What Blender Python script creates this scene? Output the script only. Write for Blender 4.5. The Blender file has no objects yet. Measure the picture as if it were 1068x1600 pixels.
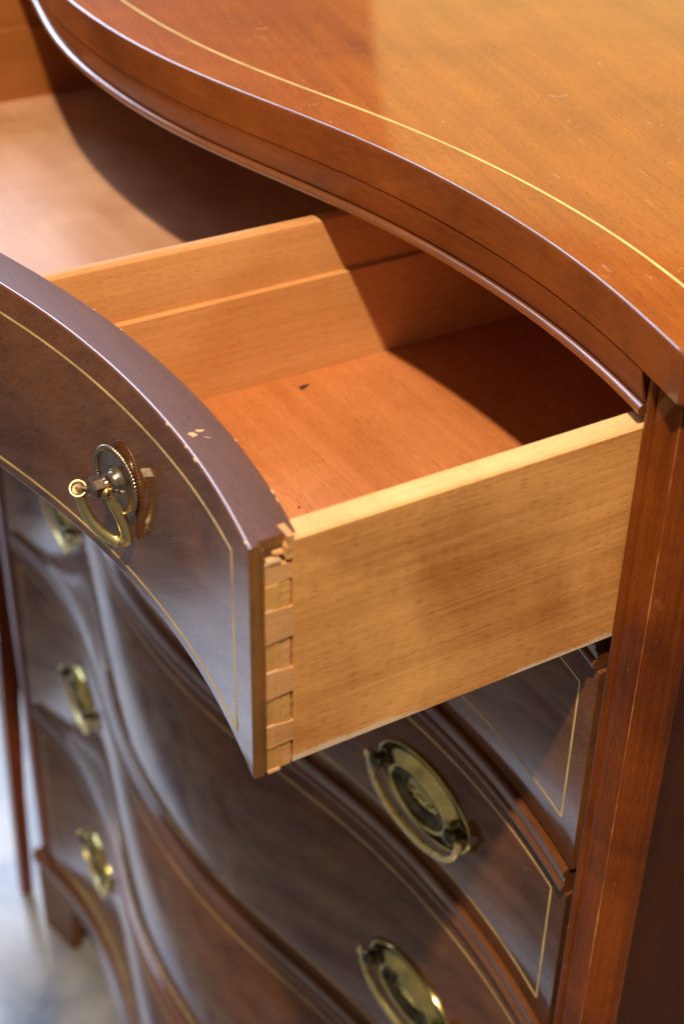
import bpy, bmesh, math, random
from mathutils import Vector, Matrix
random.seed(7)
sc = bpy.context.scene
COL = sc.collection
R = math.radians

# ------------------------------------------------------------------ camera
cam_d = bpy.data.cameras.new('camera')
cam = bpy.data.objects.new('camera', cam_d)
COL.objects.link(cam)
right = Vector((0.5072, 0.8617, 0.0170)); down = Vector((0.4939, -0.2744, -0.8251)); fwd = Vector((-0.7063, 0.4269, -0.5648))
mw = Matrix((right, -down, -fwd)).transposed().to_4x4()
mw.translation = Vector((0.3884, -0.2145, 0.3153))
cam.matrix_world = mw
cam_d.sensor_fit = 'VERTICAL'; cam_d.sensor_height = 36.0; cam_d.sensor_width = 24.0
cam_d.lens = 2365.3 / 1600 * 36.0
cam_d.clip_start = 0.02; cam_d.clip_end = 100
cam_d.dof.use_dof = True; cam_d.dof.focus_distance = 0.685; cam_d.dof.aperture_fstop = 7.6
cam_d.dof.aperture_blades = 7
sc.camera = cam

# ------------------------------------------------------------------ world and lamps (an indoor shop)
w = bpy.data.worlds.new('World'); sc.world = w; w.use_nodes = True
bg = w.node_tree.nodes['Background']
bg.inputs[0].default_value = (0.86, 0.70, 0.56, 1); bg.inputs[1].default_value = 0.28

def lamp(name, kind, loc, aim, energy, color, **kw):
    d = bpy.data.lights.new(name, kind); d.energy = energy; d.color = color
    for k, v in kw.items(): setattr(d, k, v)
    o = bpy.data.objects.new(name, d); COL.objects.link(o)
    o.location = loc
    o.rotation_euler = (Vector(aim) - Vector(loc)).to_track_quat('-Z', 'Y').to_euler()
    return o

lamp('ceiling_spot', 'SPOT', (0.80, -0.62, 2.10), (-0.25, 0.12, -0.1), 350, (1.0, 0.81, 0.57), spot_size=R(50), spot_blend=0.7, shadow_soft_size=0.045)
# daylight from a shop window high on the left: it glints in the polished edges and in the floor
lamp('window_daylight', 'AREA', (-5.5, 0.10, 3.0), (-0.4, 0.10, 0.4), 330, (0.65, 0.76, 1.0), shape='RECTANGLE', size=2.7, size_y=3.8)
# unseen warm area lamp behind the chest, added for a golden sheen on the top
lamp('warm_sheen_lamp', 'AREA', (-2.3, 2.1, 1.1), (-0.2, 0.3, 0.05), 13, (1.0, 0.80, 0.26), shape='RECTANGLE', size=1.3, size_y=1.1)

sc.view_settings.view_transform = 'Standard'; sc.view_settings.look = 'None'
sc.view_settings.exposure = 0.0; sc.view_settings.gamma = 1.0; sc.view_settings.use_curve_mapping = False
sc.cycles.max_bounces = 8
sc.cycles.use_denoising = True

# ------------------------------------------------------------------ materials
def mat(name):
    m = bpy.data.materials.new(name); m.use_nodes = True
    return m, m.node_tree.nodes, m.node_tree.links, m.node_tree.nodes['Principled BSDF']

def wood(name, dark, light, rough=0.35, coat=0.0, coat_rough=0.1, grain='X', gscale=1.0, pores=0.25, mott=0.5,
         bump=0.15, wear=None, spec=0.5, fleck=0.0, rot=(0, 0, 0), fade=0.0):
    m, N, L, P = mat(name)
    tc = N.new('ShaderNodeTexCoord')
    mp = N.new('ShaderNodeMapping'); mp.inputs['Rotation'].default_value = rot
    L.new(tc.outputs['Object'], mp.inputs['Vector'])
    st = N.new('ShaderNodeMapping')
    def stretched(k):
        q = N.new('ShaderNodeMapping'); q.inputs['Scale'].default_value = {'X': (k, 1, 1), 'Y': (1, k, 1), 'Z': (1, 1, k)}[grain]
        L.new(mp.outputs[0], q.inputs['Vector']); return q
    N.remove(st)
    st = stretched(0.035); st2 = stretched(0.012); st3 = stretched(0.09)
    def noise(scale, detail, src, rough_=0.6, dist=0.0):
        n = N.new('ShaderNodeTexNoise'); n.inputs['Scale'].default_value = scale; n.inputs['Detail'].default_value = detail
        n.inputs['Roughness'].default_value = rough_; n.inputs['Distortion'].default_value = dist
        L.new(src.outputs[0], n.inputs['Vector']); return n
    def mth(op, a, b=None, clamp=False):
        n = N.new('ShaderNodeMath'); n.operation = op; n.use_clamp = clamp
        for i, v in enumerate((a, b)):
            if v is None: continue
            if isinstance(v, (int, float)): n.inputs[i].default_value = v
            else: L.new(v, n.inputs[i])
        return n.outputs[0]
    g1 = noise(75 * gscale, 8, st, 0.7, 0.3)           # growth bands
    g2 = noise(900 * gscale, 2, st2, 0.5)              # fine straight fibre
    g4 = noise(2100 * gscale ** 0.5, 2, st3, 0.5)              # pores, short dashes
    g3 = noise(13, 4, mp, 0.55, 0.6)                   # broad figure
    f = mth('ADD', mth('MULTIPLY', g1.outputs[0], 0.45), mth('MULTIPLY', g3.outputs[0], mott))
    f = mth('ADD', f, mth('MULTIPLY', g2.outputs[0], 0.28))
    f = mth('SUBTRACT', f, mott * 0.5 + 0.365 - 0.5, True)
    r = N.new('ShaderNodeValToRGB')
    r.color_ramp.elements[0].position = 0.32; r.color_ramp.elements[0].color = (*dark, 1)
    r.color_ramp.elements[1].position = 0.68; r.color_ramp.elements[1].color = (*light, 1)
    L.new(f, r.inputs[0])
    mx = N.new('ShaderNodeMixRGB'); mx.blend_type = 'MULTIPLY'
    pr = mth('MULTIPLY', mth('MULTIPLY', mth('SUBTRACT', 0.44, g4.outputs[0], True), 9.0, True), pores)
    L.new(pr, mx.inputs[0]); L.new(r.outputs[0], mx.inputs[1]); mx.inputs[2].default_value = (0.36, 0.29, 0.24, 1)
    colour = mx.outputs[0]
    if fleck:                     # small pale scuffs and scratches
        n1 = noise(95, 2, mp); n2 = noise(900, 3, st)
        mk = mth('MULTIPLY', mth('GREATER_THAN', n1.outputs[0], 0.66), mth('GREATER_THAN', n2.outputs[0], 0.60))
        m2 = N.new('ShaderNodeMixRGB'); L.new(mth('MULTIPLY', mk, fleck), m2.inputs[0]); L.new(colour, m2.inputs[1])
        m2.inputs[2].default_value = (0.62, 0.45, 0.30, 1); colour = m2.outputs[0]
    if wear:                      # rubbed pale band: (axis, from, to, colour)
        ax, z0, z1, wc = wear
        sx = N.new('ShaderNodeSeparateXYZ'); L.new(tc.outputs['Object'], sx.inputs[0])
        v = sx.outputs['XYZ'.index(ax)]
        mr = N.new('ShaderNodeMapRange'); L.new(v, mr.inputs[0])
        mr.inputs[1].default_value = z0; mr.inputs[2].default_value = z1; mr.inputs[3].default_value = 0; mr.inputs[4].default_value = 1
        n1 = noise(130, 5, st, 0.7); n2 = noise(700, 2, mp); n3 = noise(16, 2, mp)
        s = mth('ADD', mth('MULTIPLY', n1.outputs[0], 0.8), mth('MULTIPLY', n2.outputs[0], 0.35))
        s = mth('ADD', s, mth('SUBTRACT', mth('MULTIPLY', n3.outputs[0], 1.3), 0.42))
        mk = mth('MULTIPLY', mth('SUBTRACT', mth('ADD', mth('MULTIPLY', mr.outputs[0], 0.75), s), 1.38, True), 9.0, True)
        m2 = N.new('ShaderNodeMixRGB'); L.new(mth('MULTIPLY', mk, 0.75), m2.inputs[0]); L.new(colour, m2.inputs[1])
        m2.inputs[2].default_value = (*wc, 1); colour = m2.outputs[0]
    L.new(colour, P.inputs['Base Color'])
    rr = mth('ADD', mth('MULTIPLY', g3.outputs[0], 0.12), rough - 0.06)
    L.new(rr, P.inputs['Roughness'])
    P.inputs['Specular IOR Level'].default_value = spec
    P.inputs['Coat Weight'].default_value = coat; P.inputs['Coat Roughness'].default_value = coat_rough
    b = N.new('ShaderNodeBump'); b.inputs['Strength'].default_value = bump; b.inputs['Distance'].default_value = 0.0004
    L.new(mth('ADD', g2.outputs[0], mth('MULTIPLY', g4.outputs[0], 0.8)), b.inputs['Height'])
    L.new(b.outputs[0], P.inputs['Normal'])
    return m

def plain(name, col, rough=0.5, metal=0.0, spec=0.5, var=0.15, scale=200.0):
    m, N, L, P = mat(name)
    tc = N.new('ShaderNodeTexCoord'); n = N.new('ShaderNodeTexNoise'); n.inputs['Scale'].default_value = scale; n.inputs['Detail'].default_value = 4
    L.new(tc.outputs['Object'], n.inputs['Vector'])
    r = N.new('ShaderNodeValToRGB')
    r.color_ramp.elements[0].position = 0.3; r.color_ramp.elements[1].position = 0.7
    r.color_ramp.elements[0].color = tuple(c * (1 - var) for c in col) + (1,); r.color_ramp.elements[1].color = tuple(min(1, c * (1 + var)) for c in col) + (1,)
    L.new(n.outputs[0], r.inputs[0]); L.new(r.outputs[0], P.inputs['Base Color'])
    P.inputs['Roughness'].default_value = rough; P.inputs['Metallic'].default_value = metal; P.inputs['Specular IOR Level'].default_value = spec
    return m

def brass(name, col, darkc, rough, scale, lo, hi):
    m, N, L, P = mat(name)
    tc = N.new('ShaderNodeTexCoord')
    n = N.new('ShaderNodeTexNoise'); n.inputs['Scale'].default_value = scale; n.inputs['Detail'].default_value = 5; n.inputs['Roughness'].default_value = 0.65
    L.new(tc.outputs['Object'], n.inputs['Vector'])
    r = N.new('ShaderNodeValToRGB'); r.color_ramp.elements[0].position = lo; r.color_ramp.elements[1].position = hi
    r.color_ramp.elements[0].color = (*darkc, 1); r.color_ramp.elements[1].color = (*col, 1)
    L.new(n.outputs[0], r.inputs[0]); L.new(r.outputs[0], P.inputs['Base Color'])
    P.inputs['Metallic'].default_value = 1.0
    mr = N.new('ShaderNodeMapRange'); L.new(n.outputs[0], mr.inputs[0]); mr.inputs[1].default_value = lo; mr.inputs[2].default_value = hi
    mr.inputs[3].default_value = rough + 0.2; mr.inputs[4].default_value = rough
    L.new(mr.outputs[0], P.inputs['Roughness'])
    b = N.new('ShaderNodeBump'); b.inputs['Strength'].default_value = 0.12; b.inputs['Distance'].default_value = 0.0005
    L.new(n.outputs[0], b.inputs['Height']); L.new(b.outputs[0], P.inputs['Normal'])
    return m

M_TOP = wood('polished_mahogany_top', (0.235, 0.052, 0.005), (0.41, 0.115, 0.011), 0.55, 0.38, 0.08, 'X', 1.0, 0.6, 0.5, 0.05, fleck=0.25, rot=(0, 0, R(12)), spec=0.05)
M_EDGE = wood('mahogany_moulding', (0.13, 0.030, 0.004), (0.32, 0.083, 0.010), 0.50, 0.40, 0.05, 'X', 1.0, 0.35, 0.8, 0.04, spec=0.3)
M_FRONT = wood('dark_mahogany_veneer', (0.088, 0.030, 0.010), (0.235, 0.084, 0.023), 0.55, 0.66, 0.07, 'X', 0.9, 0.6, 0.75, 0.03, fleck=0.12, rot=(0, R(35), 0), spec=0.05)
M_FTOP = wood('drawer_front_top_edge', (0.080, 0.029, 0.018), (0.145, 0.054, 0.031), 0.50, 0.0, 0.25, 'X', 1.4, 0.5, 0.35, 0.15, fleck=0.1, spec=0.25)
M_RAIL = wood('mahogany_rail', (0.10, 0.030, 0.010), (0.20, 0.068, 0.02), 0.34, 1.0, 0.03, 'X', 1.0, 0.3, 0.5, 0.04)
M_ARRIS = wood('shellacked_edge', (0.13, 0.038, 0.011), (0.24, 0.078, 0.02), 0.30, 1.0, 0.04, 'X', 1.0, 0.2, 0.5, 0.03)
M_ARRIS.node_tree.nodes['Principled BSDF'].inputs['Coat IOR'].default_value = 1.65
_n = M_ARRIS.node_tree.nodes; _t = _n.new('ShaderNodeTexNoise'); _t.inputs['Scale'].default_value = 70; _t.inputs['Detail'].default_value = 5
_c = _n.new('ShaderNodeTexCoord'); M_ARRIS.node_tree.links.new(_c.outputs['Object'], _t.inputs['Vector'])
_r = _n.new('ShaderNodeMapRange'); _r.inputs[1].default_value = 0.35; _r.inputs[2].default_value = 0.7; _r.inputs[3].default_value = 0.02; _r.inputs[4].default_value = 0.35
M_ARRIS.node_tree.links.new(_t.outputs[0], _r.inputs[0]); M_ARRIS.node_tree.links.new(_r.outputs[0], _n['Principled BSDF'].inputs['Coat Roughness'])
M_DIV2 = wood('red_brown_divider_wood', (0.26, 0.080, 0.014), (0.40, 0.135, 0.028), 0.5, 0.08, 0.3, 'Y', 1.0, 0.3, 0.45, 0.12)
M_POST = wood('mahogany_post', (0.11, 0.023, 0.003), (0.27, 0.062, 0.006), 0.55, 0.40, 0.07, 'Z', 1.0, 0.45, 0.8, 0.05, fleck=0.1, spec=0.08)
M_SIDE = wood('dark_red_side_panel', (0.045, 0.012, 0.004), (0.085, 0.023, 0.008), 0.55, 0.0, 0.2, 'Z', 1.0, 0.4, 0.5, 0.10, spec=0.2)  # the side's shade is put into this colour, far darker than the posts
M_BEECH = wood('beech_drawer_side', (0.48, 0.178, 0.038), (0.87, 0.435, 0.135), 0.50, 0.08, 0.25, 'Y', 0.8, 0.5, 0.85, 0.2, wear=('Z', -0.097, -0.110, (0.80, 0.66, 0.48)))
M_BEECHTOP = wood('pale_beech_top_edge', (0.66, 0.34, 0.11), (0.88, 0.58, 0.27), 0.5, 0.1, 0.3, 'Y', 1.3, 0.3, 0.9, 0.2)
M_DIV = wood('orange_divider_wood', (0.56, 0.24, 0.075), (0.74, 0.37, 0.14), 0.5, 0.08, 0.3, 'Y', 1.0, 0.3, 0.45, 0.12, fleck=0.3)
M_BOT = wood('red_brown_drawer_bottom', (0.46, 0.145, 0.040), (0.66, 0.25, 0.085), 0.45, 0.08, 0.3, 'X', 1.0, 0.45, 0.5, 0.2, fleck=0.35)
M_BOT2 = wood('tan_drawer_bottom', (0.52, 0.26, 0.135), (0.70, 0.40, 0.235), 0.38, 0.5, 0.28, 'X', 0.8, 0.1, 0.9, 0.05)
M_TAIL = wood('honey_dovetail', (0.52, 0.23, 0.075), (0.78, 0.42, 0.17), 0.55, 0.05, 0.3, 'Y', 1.2, 0.4, 0.8, 0.3)
M_PIN = wood('golden_end_grain', (0.44, 0.20, 0.045), (0.72, 0.40, 0.12), 0.55, 0.05, 0.3, 'Z', 1.2, 0.15, 0.9, 0.4)
M_LAP = wood('brown_lap_edge', (0.13, 0.055, 0.012), (0.30, 0.13, 0.03), 0.42, 0.3, 0.2, 'Z', 1.2, 0.4, 0.7, 0.3)
M_CHIP = wood('bare_chipped_wood', (0.55, 0.30, 0.15), (0.75, 0.50, 0.30), 0.7, 0, 0.3, 'X', 2, 0.3, 0.5, 0.4)
M_VOID = plain('dark_joint_gap', (0.12, 0.055, 0.02), 0.7)  # dark brown behind the joint gaps and the broken-out notch
M_KNOT = plain('dark_stain_mark', (0.05, 0.025, 0.018), 0.6)
M_INLAY = plain('boxwood_string', (0.76, 0.56, 0.22), 0.4, var=0.28, scale=60)
M_BRASS = brass('aged_brass', (0.95, 0.80, 0.38), (0.50, 0.34, 0.12), 0.32, 160, 0.28, 0.46)
M_BRASSK = brass('brass_dark_reflection', (0.16, 0.14, 0.08), (0.05, 0.045, 0.035), 0.14, 60, 0.35, 0.6)  # dark reflections put into the brass colour of pull recesses and knobs
M_BRASSE2 = brass('brown_patina', (0.26, 0.17, 0.10), (0.12, 0.07, 0.04), 0.35, 120, 0.35, 0.6)
M_BRASSE = brass('rubbed_brass_eye', (0.62, 0.50, 0.24), (0.26, 0.17, 0.08), 0.34, 150, 0.3, 0.6)
M_BRASSD = brass('tarnished_brass', (0.52, 0.42, 0.32), (0.30, 0.22, 0.16), 0.20, 90, 0.30, 0.60)
M_BRASSO = brass('antique_brass_pull', (0.74, 0.64, 0.25), (0.36, 0.30, 0.12), 0.12, 34, 0.32, 0.55)
M_WORN = wood('rubbed_orange_arris', (0.34, 0.10, 0.018), (0.60, 0.24, 0.06), 0.45, 0.3, 0.2, 'Z', 2.0, 0.5, 0.9, 0.3)
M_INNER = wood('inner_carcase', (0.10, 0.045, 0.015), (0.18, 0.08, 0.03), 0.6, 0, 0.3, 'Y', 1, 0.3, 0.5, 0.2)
M_LEG = wood('dark_red_table_wood', (0.15, 0.032, 0.010), (0.24, 0.055, 0.018), 0.3, 0.5, 0.15, 'Z', 1, 0.2, 0.5, 0.1)

def floor_mat():
    m, N, L, P = mat('mottled_blue_grey_floor')
    tc = N.new('ShaderNodeTexCoord')
    n1 = N.new('ShaderNodeTexNoise'); n1.inputs['Scale'].default_value = 7; n1.inputs['Detail'].default_value = 6; n1.inputs['Distortion'].default_value = 0.8
    L.new(tc.outputs['Object'], n1.inputs['Vector'])
    r = N.new('ShaderNodeValToRGB'); e = r.color_ramp.elements
    e[0].position = 0.36; e[0].color = (0.075, 0.095, 0.135, 1); e[1].position = 0.62; e[1].color = (0.34, 0.33, 0.31, 1)
    L.new(n1.outputs[0], r.inputs[0]); L.new(r.outputs[0], P.inputs['Base Color'])
    P.inputs['Roughness'].default_value = 0.22; P.inputs['IOR'].default_value = 1.9
    b = N.new('ShaderNodeBump'); b.inputs['Strength'].default_value = 0.1; b.inputs['Distance'].default_value = 0.002
    L.new(n1.outputs[0], b.inputs['Height']); L.new(b.outputs[0], P.inputs['Normal'])
    return m
M_FLOOR = floor_mat()

# ------------------------------------------------------------------ geometry helpers
XC, HW = -0.45936, 0.45936
CO = (-0.01959, -0.012938, -0.017636, 0.003327, -0.000977, 0.000931, -0.00005)
def g(x):                                   # serpentine line of the front, y offset
    u = abs(x - XC) / HW / 1.25
    return sum(c * math.cos(k * math.pi * u) for k, c in enumerate(CO))
def dg(x): return (g(x + 1e-4) - g(x - 1e-4)) / 2e-4
Y0 = 0.1722                                  # closed drawer fronts
YO = -0.0062                                 # pulled-out drawer front
ZFLOOR = -1.262

def obj(name, bm, material, parent=None, smooth=None, mats=None):
    bmesh.ops.recalc_face_normals(bm, faces=bm.faces)
    me = bpy.data.meshes.new(name); bm.to_mesh(me); bm.free()
    for mm in (mats or [material]): me.materials.append(mm)
    if smooth is not None:
        for p in me.polygons: p.use_smooth = True
        try: me.set_sharp_from_angle(angle=R(smooth))
        except Exception: pass
    o = bpy.data.objects.new(name, me); COL.objects.link(o)
    if parent: setpar(o, parent)
    return o
def setpar(o, parent):
    o.parent = parent
    o.matrix_parent_inverse = world_of(parent).inverted()
def world_of(o):
    m = o.matrix_basis.copy()
    if o.parent: m = world_of(o.parent) @ o.matrix_parent_inverse @ m
    return m
def thing(name, label, cat, loc, group=None):
    o = bpy.data.objects.new(name, None); COL.objects.link(o); o.location = loc
    o['label'] = label; o['category'] = cat
    if group: o['group'] = group
    return o

def rings_mesh(bm, rings, cap0=True, cap1=True, closed=True):
    vs = [[bm.verts.new(p) for p in r] for r in rings]
    n = len(vs[0]); faces = []
    for a, b in zip(vs, vs[1:]):
        for i in range(n if closed else n - 1):
            j = (i + 1) % n
            faces.append(bm.faces.new((a[i], a[j], b[j], b[i])))
    if cap0: bm.faces.new(vs[0])
    if cap1: bm.faces.new(list(reversed(vs[-1])))
    return vs, faces
def lin(a, b, n): return [a + (b - a) * i / n for i in range(n + 1)]
def sweep(bm, xs, section, y0):
    """section(x) -> list of (dy, z); follows the serpentine front"""
    return rings_mesh(bm, [[(x, y0 + g(x) + dy, z) for dy, z in section(x)] for x in xs])
def rrect(dy0, dy1, z0, z1, r=0.001, seg=3):
    pts = []
    for cy, cz, a0 in ((dy1 - r, z1 - r, 0), (dy0 + r, z1 - r, 90), (dy0 + r, z0 + r, 180), (dy1 - r, z0 + r, 270)):
        for k in range(seg + 1):
            a = R(a0 + 90 * k / seg); pts.append((cy + r * math.cos(a), cz + r * math.sin(a)))
    return pts
def box(bm, x0, x1, y0, y1, z0, z1, bev=0.0):
    vs = [bm.verts.new((x, y, z)) for x in (x0, x1) for y in (y0, y1) for z in (z0, z1)]
    fs = [bm.faces.new([vs[i] for i in q]) for q in ((0, 1, 3, 2), (4, 6, 7, 5), (0, 4, 5, 1), (2, 3, 7, 6), (0, 2, 6, 4), (1, 5, 7, 3))]
    if bev:
        es = list({e for f in fs for e in f.edges})
        bmesh.ops.bevel(bm, geom=es, offset=bev, segments=2, profile=0.5, affect='EDGES')
def prism(bm, poly, z0, z1):
    rings_mesh(bm, [[(x, y, z0) for x, y in poly], [(x, y, z1) for x, y in poly]])
def tube(bm, pts, rad, seg=12, flat=1.0, up=Vector((0, 0, 1))):
    P = [Vector(p) for p in pts]; rings = []
    for i, p in enumerate(P):
        t = (P[min(i + 1, len(P) - 1)] - P[max(i - 1, 0)]).normalized()
        s = t.cross(up); s = s.normalized() if s.length > 1e-5 else Vector((1, 0, 0))
        b = s.cross(t).normalized()
        r = rad[i] if isinstance(rad, (list, tuple)) else rad
        rings.append([p + s * math.cos(2 * math.pi * k / seg) * r + b * math.sin(2 * math.pi * k / seg) * r * flat for k in range(seg)])
    rings_mesh(bm, rings)
def smoothpts(pts, n=8):
    P = [Vector(p) for p in pts]; out = []
    for i in range(len(P) - 1):
        p0, p1, p2, p3 = P[max(i - 1, 0)], P[i], P[i + 1], P[min(i + 2, len(P) - 1)]
        for k in range(n):
            t = k / n
            out.append(0.5 * ((2 * p1) + (p2 - p0) * t + (2 * p0 - 5 * p1 + 4 * p2 - p3) * t * t + (3 * p1 - p0 - 3 * p2 + p3) * t ** 3))
    out.append(P[-1]); return out
def ellipse_lathe(bm, prof, a, b, seg=48):
    """prof: (scale, height) from rim to centre; axis +y outward is -Y local; plate in local x,z with y = -height"""
    rings = [[(a * s * math.cos(2 * math.pi * k / seg), -h, b * s * math.sin(2 * math.pi * k / seg)) for k in range(seg)] for s, h in prof]
    rings_mesh(bm, rings)
def sphere(bm, c, r, u=14, v=9):
    bmesh.ops.create_uvsphere(bm, u_segments=u, v_segments=v, radius=r, matrix=Matrix.Translation(c))

# ------------------------------------------------------------------ the setting
bm = bmesh.new()
n = 40
box(bm, -7, 6, -6, 7, ZFLOOR - 0.1, ZFLOOR)
fl = obj('floor', bm, M_FLOOR); fl['kind'] = 'structure'

# ------------------------------------------------------------------ chest of drawers
chest = thing('chest_of_drawers', 'tall mahogany chest with a serpentine front, its top drawer pulled open', 'chest of drawers', (XC, 0.38, ZFLOOR))
YB = 0.62
def mirx(x): return 2 * XC - x

# top slab ------------------------------------------------------
ZT = 0.048
def yfront_top(x):
    return 0.1685 + g(x)
xs = lin(XC - HW - 0.0271, XC + HW + 0.0271, 150)
front = [(x, yfront_top(x)) for x in xs]
yc = front[-1][1]
front = [(XC - HW - 0.040, yc + 0.013)] + front + [(XC + HW + 0.040, yc + 0.013)]
def inset_front(d):
    out = []
    for i, (x, y) in enumerate(front):
        a = front[max(i - 1, 0)]; b = front[min(i + 1, len(front) - 1)]
        t = Vector((b[0] - a[0], b[1] - a[1])).normalized()
        out.append((x - t.y * d, y + t.x * d))
    return out
bm = bmesh.new()
prof = [(0.012, 0.0262), (0.0008, 0.0262), (0.0, 0.0272)] + [(0.0, 0.0455)] + [(0.0012 * (1 - math.cos(R(a))), ZT - 0.0012 + 0.0012 * math.sin(R(a))) for a in (0, 22, 45, 68, 90)]
rows = [[bm.verts.new((x, y, z)) for x, y in inset_front(d)] for d, z in prof]
for k_, (a, b) in enumerate(zip(rows, rows[1:])):
    for i in range(len(a) - 1): bm.faces.new((a[i], a[i + 1], b[i + 1], b[i])).material_index = 2 if k_ >= 4 else 1
bt = [bm.verts.new((v.co.x, YB, ZT)) for v in rows[-1]]
bb = [bm.verts.new((v.co.x, YB, 0.0262)) for v in rows[0]]
for i in range(len(bt) - 1):
    bm.faces.new((rows[-1][i], rows[-1][i + 1], bt[i + 1], bt[i]))
    bm.faces.new((rows[0][i], rows[0][i + 1], bb[i + 1], bb[i])).material_index = 1
    bm.faces.new((bt[i], bt[i + 1], bb[i + 1], bb[i])).material_index = 1
for k in (0, -1):
    bm.faces.new([r[k] for r in rows] + [bt[k], bb[k]]).material_index = 1
top = obj('top', bm, None, chest, smooth=35, mats=[M_TOP, M_EDGE, M_ARRIS])
# boxwood string let into the top
def strip(bm, pts, w_, z, dz=0.0):
    P = [Vector((p[0], p[1])) for p in pts]; L_, R_ = [], []
    for i, p in enumerate(P):
        t = (P[min(i + 1, len(P) - 1)] - P[max(i - 1, 0)]).normalized(); nn = Vector((-t.y, t.x)) * w_ / 2
        L_.append((p + nn)); R_.append((p - nn))
    rings = [[(l.x, l.y, z), (r.x, r.y, z), (r.x, r.y, z - 0.0004), (l.x, l.y, z - 0.0004)] for l, r in zip(L_, R_)]
    rings_mesh(bm, rings)
bm = bmesh.new()
strip(bm, [(x, 0.1980 + g(x)) for x in lin(XC - HW + 0.006, XC + HW - 0.006, 120)], 0.0015, ZT + 0.00012)
obj('inlay_string', bm, M_INLAY, top)
bm = bmesh.new()
strip(bm, [(XC + HW - 0.006, y) for y in lin(0.1980 + g(-0.006), 0.58, 20)], 0.0015, ZT + 0.00012)
obj('inlay_string', bm, M_INLAY, top)

def scratch(pts, w_, parent, m):
    bm = bmesh.new(); strip(bm, pts, w_, ZT + 0.00010); return obj('scratch', bm, m, parent)
scratch([(-0.2288, 0.2796), (-0.2262, 0.2806), (-0.2240, 0.2823), (-0.2232, 0.2850), (-0.2232, 0.2880)], 0.0005, top, M_CHIP)
scratch([(-0.2590, 0.3379), (-0.2560, 0.3360), (-0.2545, 0.3352)], 0.0005, top, M_CHIP)
scratch([(-0.2515, 0.3332), (-0.2500, 0.3335)], 0.0006, top, M_CHIP)
scratch([(-0.1680, 0.2532), (-0.1668, 0.2545)], 0.0006, top, M_CHIP)
scratch([(-0.4006, 0.1970), (-0.3990, 0.2010), (-0.3985, 0.2035)], 0.0004, top, M_CHIP)
scratch([(-0.2024, 0.2394), (-0.2018, 0.2399)], 0.0006, top, M_CHIP)
scratch([(-0.2407, 0.2420), (-0.2400, 0.2426)], 0.0006, top, M_CHIP)

# frieze with its bead under the top -----------------------------
xs_f = lin(-0.918, -0.0005, 130)
bm = bmesh.new()
cove = [(0.030, 0.0261), (-0.0033, 0.0261), (-0.0031, 0.0235), (-0.0026, 0.0205), (-0.0018, 0.0170), (-0.0009, 0.0135), (-0.0002, 0.0112), (0.0012, 0.0104), (0.030, 0.0104)]
sweep(bm, xs_f, lambda x: cove, Y0)
frieze = obj('frieze', bm, M_EDGE, chest, smooth=40)
bm = bmesh.new()
bead = [(0.0010 + 0.0034 * math.cos(R(a)), 0.0075 + 0.0026 * math.sin(R(a))) for a in range(100, 271, 17)] + [(0.03, 0.0049), (0.03, 0.0100)]
sweep(bm, xs_f, lambda x: bead, Y0)
obj('bead_moulding', bm, M_ARRIS, chest, smooth=40)

# corner posts ----------------------------------------------------
plan = [(0.0012, 0.21), (0.0012, 0.1612)]
plan += [(0.0050 + 0.0028 * math.cos(R(a)), 0.1608 + 0.0028 * math.sin(R(a))) for a in range(190, 345, 22)]
plan += [(0.0082, 0.1612), (0.0088, 0.1590), (0.0096, 0.1583)]
plan += [(0.0228, 0.1583), (0.0238, 0.1587), (0.0246, 0.1594), (0.0334, 0.1682), (0.0336, 0.1690), (0.0336, 0.1735), (0.0250, 0.1735), (0.0250, 0.21)]
for mirror in (False, True):
    bm = bmesh.new()
    prism(bm, [(mirx(x) if mirror else x, y) for x, y in plan], -1.128, 0.0261)
    obj('corner_post', bm, M_POST, chest, smooth=30)
for px_, py_, seed in ((0.0233, 0.1584, 3), (0.0026, 0.1600, 5)):
    r_ = random.Random(seed); bm = bmesh.new(); rings = []
    for k in range(240):
        z = -1.12 + 1.14 * k / 239; e = max(0.00005, 0.00016 + 0.00022 * math.sin(k * 0.31 + seed) * math.sin(k * 0.117) + 0.00030 * r_.random() ** 3 + (0.0004 if r_.random() > 0.97 else 0))
        rings.append([(px_ + e * math.cos(a_), py_ + e * math.sin(a_), z) for a_ in (0, 1.57, 3.14, 4.71)])
    rings_mesh(bm, rings); obj('worn_edge', bm, M_WORN, chest)
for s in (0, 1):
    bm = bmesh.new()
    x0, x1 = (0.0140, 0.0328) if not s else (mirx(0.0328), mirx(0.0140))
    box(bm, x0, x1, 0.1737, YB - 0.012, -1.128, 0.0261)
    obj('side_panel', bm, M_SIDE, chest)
bm = bmesh.new(); box(bm, mirx(0.0325), 0.0325, YB - 0.011, YB - 0.001, -1.128, 0.0261); obj('back_panel', bm, M_INNER, chest)

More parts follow.
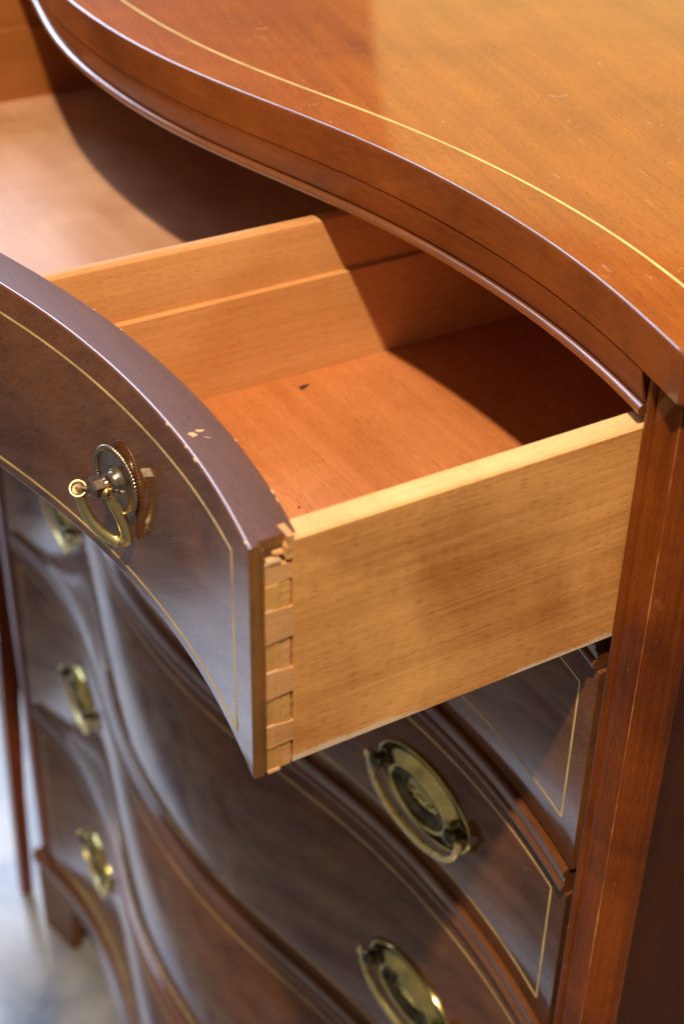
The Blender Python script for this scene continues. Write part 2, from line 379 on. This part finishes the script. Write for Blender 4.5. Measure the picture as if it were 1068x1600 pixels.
# rails between the drawers --------------------------------------
RAILS = [(-0.1165, -0.1325), (-0.2647, -0.2813), (-0.3965, -0.4140), (-0.6160, -0.6330), (-0.8600, -0.8770)]
def rail_section(zt, zb, d=1.0):
    p = [(0.016, zb), ]
    r = 0.0026
    p += [(-0.0006 - 0.0026 * math.cos(R(a)) * d, zb + r + r * math.sin(R(a))) for a in range(-90, 91, 22)]
    p += [(-0.0002, zb + 2 * r + 0.0005), (-0.0014, zb + 2 * r + 0.0011), (-0.0014, zt - 2 * r - 0.0011), (-0.0002, zt - 2 * r - 0.0005)]
    p += [(-0.0006 - 0.0026 * math.cos(R(a)) * d, zt - r + r * math.sin(R(a))) for a in range(-90, 91, 22)]
    p += [(0.016, zt)]
    return p
for zt, zb in RAILS:
    bm = bmesh.new()
    sweep(bm, lin(-0.9135, -0.0055, 130), lambda x: rail_section(zt, zb), Y0)
    rl = obj('rail', bm, M_RAIL, chest, smooth=35)
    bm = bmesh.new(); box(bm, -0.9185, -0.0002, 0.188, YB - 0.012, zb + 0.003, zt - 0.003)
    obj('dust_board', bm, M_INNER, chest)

# base moulding, apron with bracket feet --------------------------
bm = bmesh.new()
base = [(0.03, -1.152), (-0.0005, -1.152), (-0.0020, -1.149), (-0.0020, -1.139), (-0.0015, -1.133), (0.0, -1.1285), (0.03, -1.1285)]
sweep(bm, lin(-0.955, 0.036, 120), lambda x: base, Y0 - 0.001)
obj('base_moulding', bm, M_FRONT, chest, smooth=35)
def apron_z(x):
    d = HW + 0.032 - abs(x - XC)
    if d < 0.062: return ZFLOOR
    if d < 0.082: return ZFLOOR + 0.092 * math.sin((d - 0.062) / 0.020 * math.pi / 2) ** 0.7
    if d < 0.130: return ZFLOOR + 0.092
    if d < 0.190: return ZFLOOR + 0.092 - 0.055 * (0.5 - 0.5 * math.cos((d - 0.13) / 0.06 * math.pi))
    return ZFLOOR + 0.037
bm = bmesh.new()
xs_a = lin(XC - HW - 0.032, XC + HW + 0.032, 160)
rings_mesh(bm, [[(x, Y0 - 0.001 + g(x), -1.152), (x, Y0 - 0.001 + g(x), apron_z(x)), (x, Y0 + 0.014 + g(x), apron_z(x)), (x, Y0 + 0.014 + g(x), -1.152)] for x in xs_a])
obj('bracket_foot_apron', bm, M_FRONT, chest, smooth=30)
for x0, x1 in ((XC - HW - 0.032, XC - HW - 0.012), (XC + HW + 0.012, XC + HW + 0.032)):
    bm = bmesh.new(); box(bm, x0, x1, 0.182, 0.26, ZFLOOR, -1.152); obj('side_foot', bm, M_POST, chest)
    bm = bmesh.new(); box(bm, x0, x1, 0.52, 0.608, ZFLOOR, -1.152); obj('side_foot', bm, M_POST, chest)
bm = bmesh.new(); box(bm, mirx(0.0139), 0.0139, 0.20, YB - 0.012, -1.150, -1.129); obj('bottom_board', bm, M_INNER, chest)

# ------------------------------------------------------------------ drawers
def inlay_on(parent, y0, x0, x1, z0, z1, w_=0.00125):
    """thin boxwood string frame, four pieces mitred at the corners"""
    eps = 0.00012
    def horiz(z):
        bm = bmesh.new()
        rings_mesh(bm, [[(x, y0 + g(x) - eps, z - w_ / 2), (x, y0 + g(x) - eps, z + w_ / 2), (x, y0 + g(x) + 0.0004, z + w_ / 2), (x, y0 + g(x) + 0.0004, z - w_ / 2)] for x in lin(x0, x1, 110)])
        obj('inlay_string', bm, M_INLAY, parent)
    horiz(z0); horiz(z1)
    for x in (x0, x1):
        bm = bmesh.new(); y = y0 + g(x)
        box(bm, x - w_ / 2, x + w_ / 2, y - eps - 0.00004, y + 0.0004, z0 + w_ / 2, z1 - w_ / 2)
        obj('inlay_string', bm, M_INLAY, parent)

# oval bail pull, built once and copied -----------------------------
def oval_pull_meshes():
    out = []
    a, b = 0.0465, 0.0285
    bm = bmesh.new()
    ellipse_lathe(bm, [(1.0, 0.0002), (1.005, 0.0014), (0.99, 0.0026), (0.965, 0.0030), (0.94, 0.0024), (0.92, 0.0012), (0.88, 0.0009), (0.82, 0.0016), (0.75, 0.0032), (0.68, 0.0054), (0.64, 0.0068), (0.615, 0.0075), (0.59, 0.0074), (0.565, 0.0064), (0.53, 0.0044), (0.47, 0.0027), (0.40, 0.0020), (0.32, 0.0022), (0.25, 0.0034), (0.12, 0.0042), (0.001, 0.0042)], a, b, 64)
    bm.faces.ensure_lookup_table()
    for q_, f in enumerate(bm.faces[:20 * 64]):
        if 4 <= q_ // 64 <= 6 or 13 <= q_ // 64 <= 16: f.material_index = 1  # trough and bowl rings carry the painted dark reflections
    out.append(('handle_backplate', bm, M_BRASSO))
    bm = bmesh.new()
    rnd = random.Random(3)
    for k in range(7):
        t = (k - 3) / 3
        sphere(bm, (0.011 * t, -0.0044, 0.0012 * math.sin(k * 2.2)), 0.0016 * (1.15 - 0.4 * abs(t)), 10, 6)
    for k in range(10):
        an = k * 0.628; sphere(bm, (0.0135 * math.cos(an), -0.0027, 0.0062 * math.sin(an)), 0.0009, 8, 5)
    out.append(('handle_ornament', bm, M_BRASSO))
    for s in (-1, 1):
        bm = bmesh.new()
        rings = []
        for h, r in ((0.0005, 0.0062), (0.003, 0.0060), (0.0042, 0.0042), (0.0065, 0.0038), (0.0080, 0.0052), (0.0105, 0.0060), (0.0128, 0.0050), (0.0140, 0.0025), (0.0143, 0.0004)):
            rings.append([(s * 0.0380 + r * math.cos(2 * math.pi * k / 16), -h, 0.003 + r * math.sin(2 * math.pi * k / 16)) for k in range(16)])
        rings_mesh(bm, rings)
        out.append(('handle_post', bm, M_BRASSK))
    bm = bmesh.new(); pts = []; rad = []
    nn = 40
    for k in range(nn + 1):
        an = math.pi + math.pi * k / nn
        c_, s_ = math.cos(an), math.sin(an)
        pts.append((0.0445 * c_, -0.0100 + 0.0020 * (-s_) ** 2, 0.003 + 0.0325 * (abs(s_) ** 0.85) * (-1))); rad.append(0.0021 + 0.0009 * (-s_) ** 2)
    tube(bm, pts, rad, 10, up=Vector((0, 1, 0)))
    for s in (-1, 1):
        tube(bm, [(s * 0.0370, -0.0100, 0.003), (s * 0.0450, -0.0100, 0.003)], 0.0022, 10)
        sphere(bm, (s * 0.0460, -0.0100, 0.003), 0.0032)
    out.append(('handle_bail', bm, M_BRASS))
    res = []
    for nm, bm, m in out:
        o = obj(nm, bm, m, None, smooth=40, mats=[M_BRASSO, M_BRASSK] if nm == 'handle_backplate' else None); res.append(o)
    return res
pull_proto = oval_pull_meshes(); pull_used = [False]
def front_matrix(x, y0, z):
    nrm = Vector((dg(x), -1, 0)).normalized(); yl = -nrm; xl = Vector((0, 0, 1)).cross(yl) * -1
    xl = yl.cross(Vector((0, 0, 1)))
    m = Matrix((xl, yl, Vector((0, 0, 1)))).transposed().to_4x4()
    m.translation = Vector((x, y0 + g(x), z)); return m
def place_pull(parent, x, z, tilt=0.0):
    m = front_matrix(x, Y0, z)
    for o in pull_proto:
        c = o if not pull_used[0] else o.copy()
        if pull_used[0]: COL.objects.link(c)
        c.matrix_basis = m if o is not pull_proto[-1] else m @ Matrix.Rotation(tilt, 4, 'X')
        setpar(c, parent)
    pull_used[0] = True

# layout of the closed drawers, top to bottom: (z top, z bottom, inlay top, inlay bottom, pull height)
CLOSED = [(-0.1338, -0.2634, -0.1510, -0.2403, -0.1960), (-0.2826, -0.3952, -0.2926, -0.3817, -0.3433), (-0.4153, -0.6147, -0.4300, -0.6000, -0.5280),
          (-0.6343, -0.8587, -0.6500, -0.8430, -0.7360), (-0.8783, -1.1270, -0.8950, -1.1100, -0.9790)]
names = ['second', 'third', 'fourth', 'fifth', 'sixth']
for (zt, zb, it, ib, hz), nm in zip(CLOSED, names):
    bm = bmesh.new()
    sweep(bm, lin(-0.9155, -0.0035, 150), lambda x: rrect(0.0, 0.018, zb, zt, 0.0012, 2), Y0)
    d = obj('drawer', bm, M_FRONT, chest, smooth=35)
    d['label'] = 'closed dark mahogany drawer, %s from the top' % nm
    inlay_on(d, Y0, -0.9003, -0.0185, ib, it)
    place_pull(d, -0.1460, hz + 0.004); place_pull(d, -0.7500, hz + {'fourth': 0.034, 'fifth': 0.015, 'sixth': 0.014}.get(nm, 0.010))

# ------------------------------------------------------------------ the pulled-out top drawer
ZD0, ZD1 = 0.0010, -0.1115
def front_section(x):
    bt = 0.020 if x <= -0.00301 else 0.0050              # the top runs on over the joint
    bl = 0.020 if x <= -0.01229 else 0.0050
    r = 0.0011; zs = -0.0030
    p = [(bt, ZD0 - 0.0005), (bt - 0.0005, ZD0)]
    p += [(r - r * math.sin(R(a)), ZD0 - r + r * math.cos(R(a))) for a in (0, 30, 60, 90)]
    p += [(r - r * math.cos(R(a)), ZD1 + r - r * math.sin(R(a))) for a in (0, 30, 60, 90)]
    return p + [(bl, ZD1), (bl, zs), (bt, zs)]
bm = bmesh.new()
xsd = lin(-0.9064, -0.0123, 150) + [-0.01228] + lin(-0.0115, -0.0031, 3) + [-0.0030] + lin(-0.0024, -0.0006, 2)
vs, faces = sweep(bm, xsd, front_section, YO)
for f in bm.faces:
    f.normal_update()
bmesh.ops.recalc_face_normals(bm, faces=bm.faces)
for f in bm.faces:
    c = f.calc_center_median()
    if f.normal.z > 0.97: f.material_index = 1
    elif f.normal.z > 0.2: f.material_index = 4
    elif f.normal.x > 0.7 : f.material_index = 2
    elif f.normal.y > 0.7: f.material_index = 3
drawer = obj('drawer', bm, None, chest, smooth=35, mats=[M_FRONT, M_FTOP, M_LAP, M_DIV, M_ARRIS])
drawer['label'] = 'pulled-out top drawer with pale beech sides and dividers inside'
inlay_on(drawer, YO, -0.8965, -0.0224, -0.1046, -0.0150)

SX0, SX1 = -0.0123, 0.0                # right side board
DB = 0.375                             # drawer back
bm = bmesh.new()
ys = lin(0.0, DB, 40)
rb = random.Random(5)
rings = []
for y in ys:
    rings.append([(SX0, y, -0.110), (SX1 - 0.0006, y, -0.110), (SX1, y, -0.1092), (SX1, y, -0.0010), (SX1 - 0.0010, y, -0.0002 + rb.uniform(-1, 1) * 0.00012), (SX0 + 0.0012, y, 0.0), (SX0, y, -0.0014)])
vs, _ = rings_mesh(bm, rings)
bmesh.ops.recalc_face_normals(bm, faces=bm.faces)
for f in bm.faces:
    f.normal_update()
    if f.normal.z > 0.5: f.material_index = 1
    elif f.normal.x < -0.5: f.material_index = 2
obj('drawer_side', bm, None, drawer, smooth=30, mats=[M_BEECH, M_BEECHTOP, M_DIV])
bm = bmesh.new(); box(bm, -0.9064, -0.8941, 0.0, DB, -0.110, 0.0, 0.001); obj('drawer_side', bm, M_BEECH, drawer)
bm = bmesh.new(); box(bm, -0.8940, -0.0124, DB - 0.014, DB - 0.001, -0.110, -0.006, 0.001); obj('drawer_back', bm, M_DIV, drawer)

# dovetails: tails of the side between the end-grain pins of the front
PINS = [(-0.0189, -0.0300), (-0.0452, -0.0594), (-0.0726, -0.0867), (-0.0980, -0.1100)]
YT = -0.0122
def ragged_box(bm, x0, x1, y0, y1, z0, z1, j=0.0003, seed=0, slope=0.0):
    r = random.Random(seed)
    nz = 6
    rings = []
    for k in range(nz + 1):
        z = z0 + (z1 - z0) * k / nz
        e = slope * (2 * k / nz - 1)
        o_ = r.uniform(-j, j)
        rings.append([(x0, y0 + o_ - abs(e) * 0, z), (x1 + r.uniform(-j, 0) * 0.4, y0 + o_, z), (x1 + r.uniform(-j, 0) * 0.4, y1 + r.uniform(-j, j) * 0.5, z), (x0, y1, z)])
    rings_mesh(bm, rings)
def tail(seed, zt, zb, xo=0.0002, flare=0.0009):
    r = random.Random(seed); bm = bmesh.new(); rings = []
    n_ = 7
    for k in range(n_ + 1):                              # from the narrow root to the wide end
        t = k / n_; y = -0.0001 + (YT + 0.0003 + 0.0001) * t
        e = flare * (t - 0.5) + r.uniform(-1, 1) * 0.00018
        rings.append([(SX0, y, zb - e), (xo + r.uniform(-1, 0) * 0.0002, y, zb - e), (xo + r.uniform(-1, 0) * 0.0002, y, zt + e), (SX0, y, zt + e)])
    rings_mesh(bm, rings); return obj('dovetail', bm, M_TAIL, drawer)
for i, (zt, zb) in enumerate([(-0.0302, -0.0448), (-0.0596, -0.0722), (-0.0869, -0.0976)]): tail(i, zt, zb)
tail(8, -0.0105, -0.0186, -0.0006, 0.0016)
for i, (zt, zb) in enumerate(PINS):
    rr = random.Random(60 + i)
    bm = bmesh.new(); ragged_box(bm, SX0, -0.0001 - rr.uniform(0, 0.0004), YT + 0.0002, -0.0056, zb - 0.0002, zt + 0.0002, 0.00025, 20 + i); obj('dovetail_pin', bm, M_PIN, drawer)
    bm = bmesh.new(); ragged_box(bm, SX0, -0.0003 - rr.uniform(0, 0.0005), -0.0055, -0.0010, zb - 0.0001, zt - 0.0002, 0.00035, 30 + i); obj('dovetail_pin', bm, M_TAIL if i % 2 else M_PIN, drawer)
    bm = bmesh.new(); ragged_box(bm, SX0 + 0.004, 0.0003, YT + 0.0006, YT + 0.0040 + 0.002 * (i % 2), zb - 0.0008, zb + 0.0005, 0.0004, 50 + i); obj('splinter', bm, M_CHIP, drawer)
# dark socket wall behind the pins, and the broken top pin
bm = bmesh.new(); box(bm, SX0 + 0.0002, -0.0030, YT, -0.0002, -0.1098, -0.0030); obj('joint_socket', bm, M_VOID, drawer)
bm = bmesh.new(); ragged_box(bm, SX0 + 0.0040, 0.0001, -0.0024, 0.0008, -0.0088, 0.0014, 0.0007, 45); obj('splinter', bm, M_TAIL, drawer)
bm = bmesh.new(); ragged_box(bm, SX0 + 0.0040, -0.0002, -0.0105, -0.0050, -0.0092, -0.0074, 0.0009, 46); obj('splinter', bm, M_CHIP, drawer)
bm = bmesh.new(); ragged_box(bm, SX0 + 0.0040, -0.0012, -0.0068, -0.0030, -0.0065, -0.0050, 0.0009, 48); obj('splinter', bm, M_TAIL, drawer)
# glue line along the lap
bm = bmesh.new(); ragged_box(bm, -0.006, 0.0003, YT - 0.0006, YT + 0.0002, -0.1095, -0.0010, 0.00025, 47); obj('glue_line', bm, M_LAP, drawer)

# bottom boards --------------------------------------------------
def bottom(name, x0, x1, m, zt=-0.097):
    bm = bmesh.new(); xs_ = lin(x0, x1, 30)
    rings_mesh(bm, [[(x, YO + g(x) + 0.0201, zt), (x, DB - 0.0141, zt), (x, DB - 0.0141, zt - 0.005), (x, YO + g(x) + 0.0201, zt - 0.005)] for x in xs_])
    return obj(name, bm, m, drawer)
bottom('drawer_bottom', -0.2559, -0.0124, M_BOT)
bottom('drawer_bottom', -0.7499, -0.2681, M_BOT2)
bottom('drawer_bottom', -0.8939, -0.7621, M_BOT)
# dividers with a stepped face -----------------------------------
def divider(xf, xb, zt, m):
    bm = bmesh.new(); rings = []
    for y in lin(0, DB - 0.0142, 24):
        jr = rb.uniform(-1, 1) * 0.0001
        xm = (xf - 0.0030 + xb) / 2; r = (xf - 0.0030 - xb) / 2
        arc = [(xm + r * math.cos(R(a)), zt - r * 0.55 + r * 0.55 * math.sin(R(a))) for a in range(0, 181, 20)]
        yy = YO + g(xf) + 0.0202 + y * (DB - 0.0142 - (YO + g(xf) + 0.0202)) / (DB - 0.0142)
        rings.append([(xb, yy, -0.102), (xf, yy, -0.102), (xf, yy, -0.0420), (xf - 0.0005, yy, -0.0414 + jr), (xf - 0.0030, yy, -0.0412)] + [(x, yy, z) for x, z in arc])
    rings_mesh(bm, rings)
    return obj('divider', bm, m, drawer, smooth=25)
divider(-0.2560, -0.2680, -0.0088, M_DIV)
divider(-0.7500, -0.7620, -0.0088, M_DIV2)

# chips knocked off the front's edges -----------------------------
def chip(cx, cy, cz, a, b, ang, seed, parent=drawer, m=M_CHIP, up=True):
    r = random.Random(seed); bm = bmesh.new(); n_ = 11
    vs = []
    for k in range(n_):
        t = 2 * math.pi * k / n_; q = r.uniform(0.65, 1.15)
        x, y = a * q * math.cos(t), b * q * math.sin(t)
        vs.append((cx + x * math.cos(ang) - y * math.sin(ang), cy + x * math.sin(ang) + y * math.cos(ang)))
    rings_mesh(bm, [[(x, y, cz - 0.0006) for x, y in vs], [(x, y, cz + 0.00012) for x, y in vs]])
    return obj('chip', bm, m, parent)
chip(-0.0801, -0.0011, ZD0, 0.0021, 0.0017, 0.2, 1); chip(-0.0815, 0.0026, ZD0, 0.0017, 0.0011, 1.2, 2)
chip(-0.0755, 0.0030, ZD0, 0.0018, 0.0002, 0.9, 3)
for x, s, sd in ((-0.0923, 0.0014, 4), (-0.0737, 0.0012, 5), (-0.0632, 0.0019, 6), (-0.005, 0.0012, 8)):
    chip(x, YO + g(x) + 0.0004, ZD0 - 0.0002, s, s * 0.45, math.atan(dg(x)), sd)
for x, s, sd in ((-0.0684, 0.0010, 9), (-0.1996, 0.0012, 11), (-0.176, 0.0009, 15), (-0.0293, 0.0016, 17), (-0.0235, 0.0014, 18)):
    chip(x, YO + g(x) + 0.0197, ZD0 - 0.0002, s, s * 0.4, math.atan(dg(x)), sd)

chip(-0.2421, 0.1407, -0.097, 0.0022, 0.0042, 0.3, 31, drawer, M_KNOT).name = 'stain_mark'
chip(-0.1406, 0.0809, -0.097, 0.0008, 0.0008, 0, 32, drawer, M_KNOT).name = 'stain_mark'
# ring pull of the open drawer -------------------------------------
HM = front_matrix(-0.1465, YO, -0.0565)
HMP = HM @ Matrix.Translation((0.0022, -0.0014, 0.0022)) @ Matrix.Rotation(R(7), 4, 'Z')      # plate has worked loose
def local(nm, bm, m, sm=35, mtx=None):
    o = obj(nm, bm, m, None, smooth=sm); o.matrix_basis = mtx or HM; setpar(o, drawer); return o
bm = bmesh.new()
ellipse_lathe(bm, [(1.0, 0.0002), (1.0, 0.0012), (0.97, 0.0018), (0.80, 0.0013), (0.62, 0.0012), (0.44, 0.0014), (0.40, 0.0022), (0.36, 0.0034), (0.32, 0.0034), (0.29, 0.0046), (0.24, 0.0056), (0.20, 0.0058), (0.001, 0.0058)], 0.0160, 0.0160, 64)
local('handle_backplate', bm, M_BRASSD, 35, HMP)
bm = bmesh.new()                                    # rope-twist rim
nseg = 64 * 6
rings = []
for k in range(nseg):
    t = 2 * math.pi * k / nseg
    rr = 0.0013 + 0.00022 * math.cos(64 * t)
    c = Vector((0.0158 * math.cos(t), -0.0018, 0.0158 * math.sin(t))); rad = Vector((math.cos(t), 0, math.sin(t))); ax = Vector((0, -1, 0))
    ring = []
    for q in range(10):
        ph = 2 * math.pi * q / 10
        r2 = 0.00125 + 0.00024 * math.cos(64 * t + 1.4 * ph)
        ring.append(c + rad * r2 * math.cos(ph) + ax * r2 * math.sin(ph))
    rings.append(ring)
rings.append(rings[0]); rings_mesh(bm, rings, False, False)
bmesh.ops.remove_doubles(bm, verts=bm.verts, dist=1e-7)
local('rope_rim', bm, M_BRASSD, 80, HMP)
bm = bmesh.new()                                    # neck and faceted block
rings = [[(r * math.cos(2 * math.pi * k / 20), -h, r * math.sin(2 * math.pi * k / 20)) for k in range(20)] for h, r in ((0.0002, 0.0040), (0.0062, 0.0050), (0.0070, 0.0036), (0.0085, 0.0032), (0.0095, 0.0034))]
rings_mesh(bm, rings)
rings = [[(r * math.cos(2 * math.pi * (k + 0.5) / 8) * 1.0, -h, r * math.sin(2 * math.pi * (k + 0.5) / 8) + 0.0002) for k in range(8)] for h, r in ((0.0084, 0.0038), (0.0092, 0.0054), (0.0138, 0.0054), (0.0148, 0.0044), (0.0153, 0.0028), (0.0155, 0.0005))]
rings_mesh(bm, rings)
local('handle_post', bm, M_BRASSD, 25)
OB = Vector((0, -0.0122, -0.0012))                    # the loose post has turned, so the bail hangs askew
AX = Vector((-0.73, -0.68, 0)); NI = Vector((0.68, -0.73 * -1, 0)); 
NI = Vector((0.68, 0.73, 0))                        # towards the drawer front
def bp(a, i, d): return OB + AX * a + NI * i + Vector((0, 0, -d))
pts = [bp(0.0074, -0.0002, 0.0), bp(0.0082, 0.0002, 0.0045), bp(0.0086, 0.0018, 0.0105), bp(0.0082, 0.0042, 0.0170), bp(0.0064, 0.0068, 0.0224), bp(0.0035, 0.0084, 0.0256), bp(0.0, 0.0090, 0.0266),
       bp(-0.0035, 0.0084, 0.0256), bp(-0.0062, 0.0068, 0.0222), bp(-0.0078, 0.0042, 0.0165), bp(-0.0078, 0.0018, 0.0100), bp(-0.0068, 0.0004, 0.0045), bp(-0.0058, 0, 0.0004)]
sp = smoothpts(pts, 6); nsp = len(sp)
bm = bmesh.new(); rings = []
for i_, p in enumerate(sp):                          # strap section, hollowed on its inner face
    t = (sp[min(i_ + 1, nsp - 1)] - sp[max(i_ - 1, 0)]).normalized()
    nrm = t.cross(NI).normalized()      # in the bail's plane
    bi = t.cross(nrm).normalized()
    q = i_ / (nsp - 1); wd = 0.0019 + 0.0010 * math.sin(math.pi * q) ** 0.6; th = 0.0014 + 0.0005 * math.sin(math.pi * q)
    sec = [(1, 0), (0.92, 0.55), (0.7, 0.85), (0.42, 0.30), (0, 0.15), (-0.42, 0.30), (-0.7, 0.85), (-0.92, 0.55), (-1, 0), (-0.85, -0.6), (-0.45, -1), (0, -1.1), (0.45, -1), (0.85, -0.6)]
    cen = sum(sp, Vector()) / nsp
    if nrm.dot(cen - p) > 0: nrm = -nrm
    rings.append([p + bi * a_ * wd + nrm * b_ * th for a_, b_ in sec])
for i_ in range(1, nsp):                             # keep the rings from flipping
    if (rings[i_][0] - rings[i_ - 1][0]).length > (rings[i_][8] - rings[i_ - 1][0]).length:
        rings[i_] = [rings[i_][(8 - k) % 14] for k in range(14)]
rings_mesh(bm, rings)
local('handle_bail', bm, M_BRASS, 28)
for c_, nv, r0, th in ((OB + AX * 0.0080 + Vector((0, -0.0004, -0.0002)), Vector((0.62, -0.38, 0.68)), 0.0041, 0.0030), (OB - AX * 0.0062 + Vector((0, 0, -0.0002)), Vector((0.73, 0.68, 0.1)), 0.0032, 0.0034)):   # dished scroll ends
    nv = nv.normalized(); u_ = nv.cross(Vector((0, 0, 1))).normalized(); v_ = nv.cross(u_)
    bm = bmesh.new(); rings = []
    for h, r in ((-th, 0.0002), (-th, 0.8 * r0), (-0.75 * th, r0), (0.0, r0), (0.0004, 0.95 * r0), (0.0004, 0.80 * r0), (-0.0003, 0.66 * r0), (-0.0005, 0.4 * r0), (-0.0004, 0.0002)):
        rings.append([c_ + nv * h + u_ * r * math.cos(2 * math.pi * k / 24) + v_ * r * math.sin(2 * math.pi * k / 24) for k in range(24)])
    rings_mesh(bm, rings)
    for q_, f in enumerate(list(bm.faces)):
        if 5 * 24 <= q_ < 8 * 24 or len(f.verts) > 4: f.material_index = 1
    e_ = local('bail_eye', bm, M_BRASSE, 40); e_.data.materials.append(M_BRASSE2)
bm = bmesh.new(); tube(bm, [OB - AX * 0.006, OB + AX * 0.006], 0.0014, 10); local('pivot_pin', bm, M_BRASSD, 40)

# ------------------------------------------------------------------ side table beyond the chest
tb = thing('side_table', 'dark red side table beyond the far end of the chest, one slim tapered leg showing', 'table', (-1.25, 0.38, ZFLOOR))
def leg(x, y, dy):
    bm = bmesh.new()
    rings = []
    for z, oy, s in ((ZFLOOR, 0, 0.0075), (-1.085, 0.006 * dy, 0.0085), (-0.945, 0.012 * dy, 0.0110), (-0.74, 0.024 * dy, 0.0135), (-0.58, 0.036 * dy, 0.0165)):
        rings.append([(x + a * s, y + oy + b * s, z) for a, b in ((-1, -1), (1, -1), (1, 1), (-1, 1))])
    rings_mesh(bm, rings); obj('leg', bm, M_LEG, tb)
for x in (-1.015, -1.48):
    leg(x, 0.150, 1); leg(x, 0.610, -1)
bm = bmesh.new(); box(bm, -1.51, -0.985, 0.160, 0.600, -0.58, -0.56, 0.004); obj('table_top', bm, M_LEG, tb)
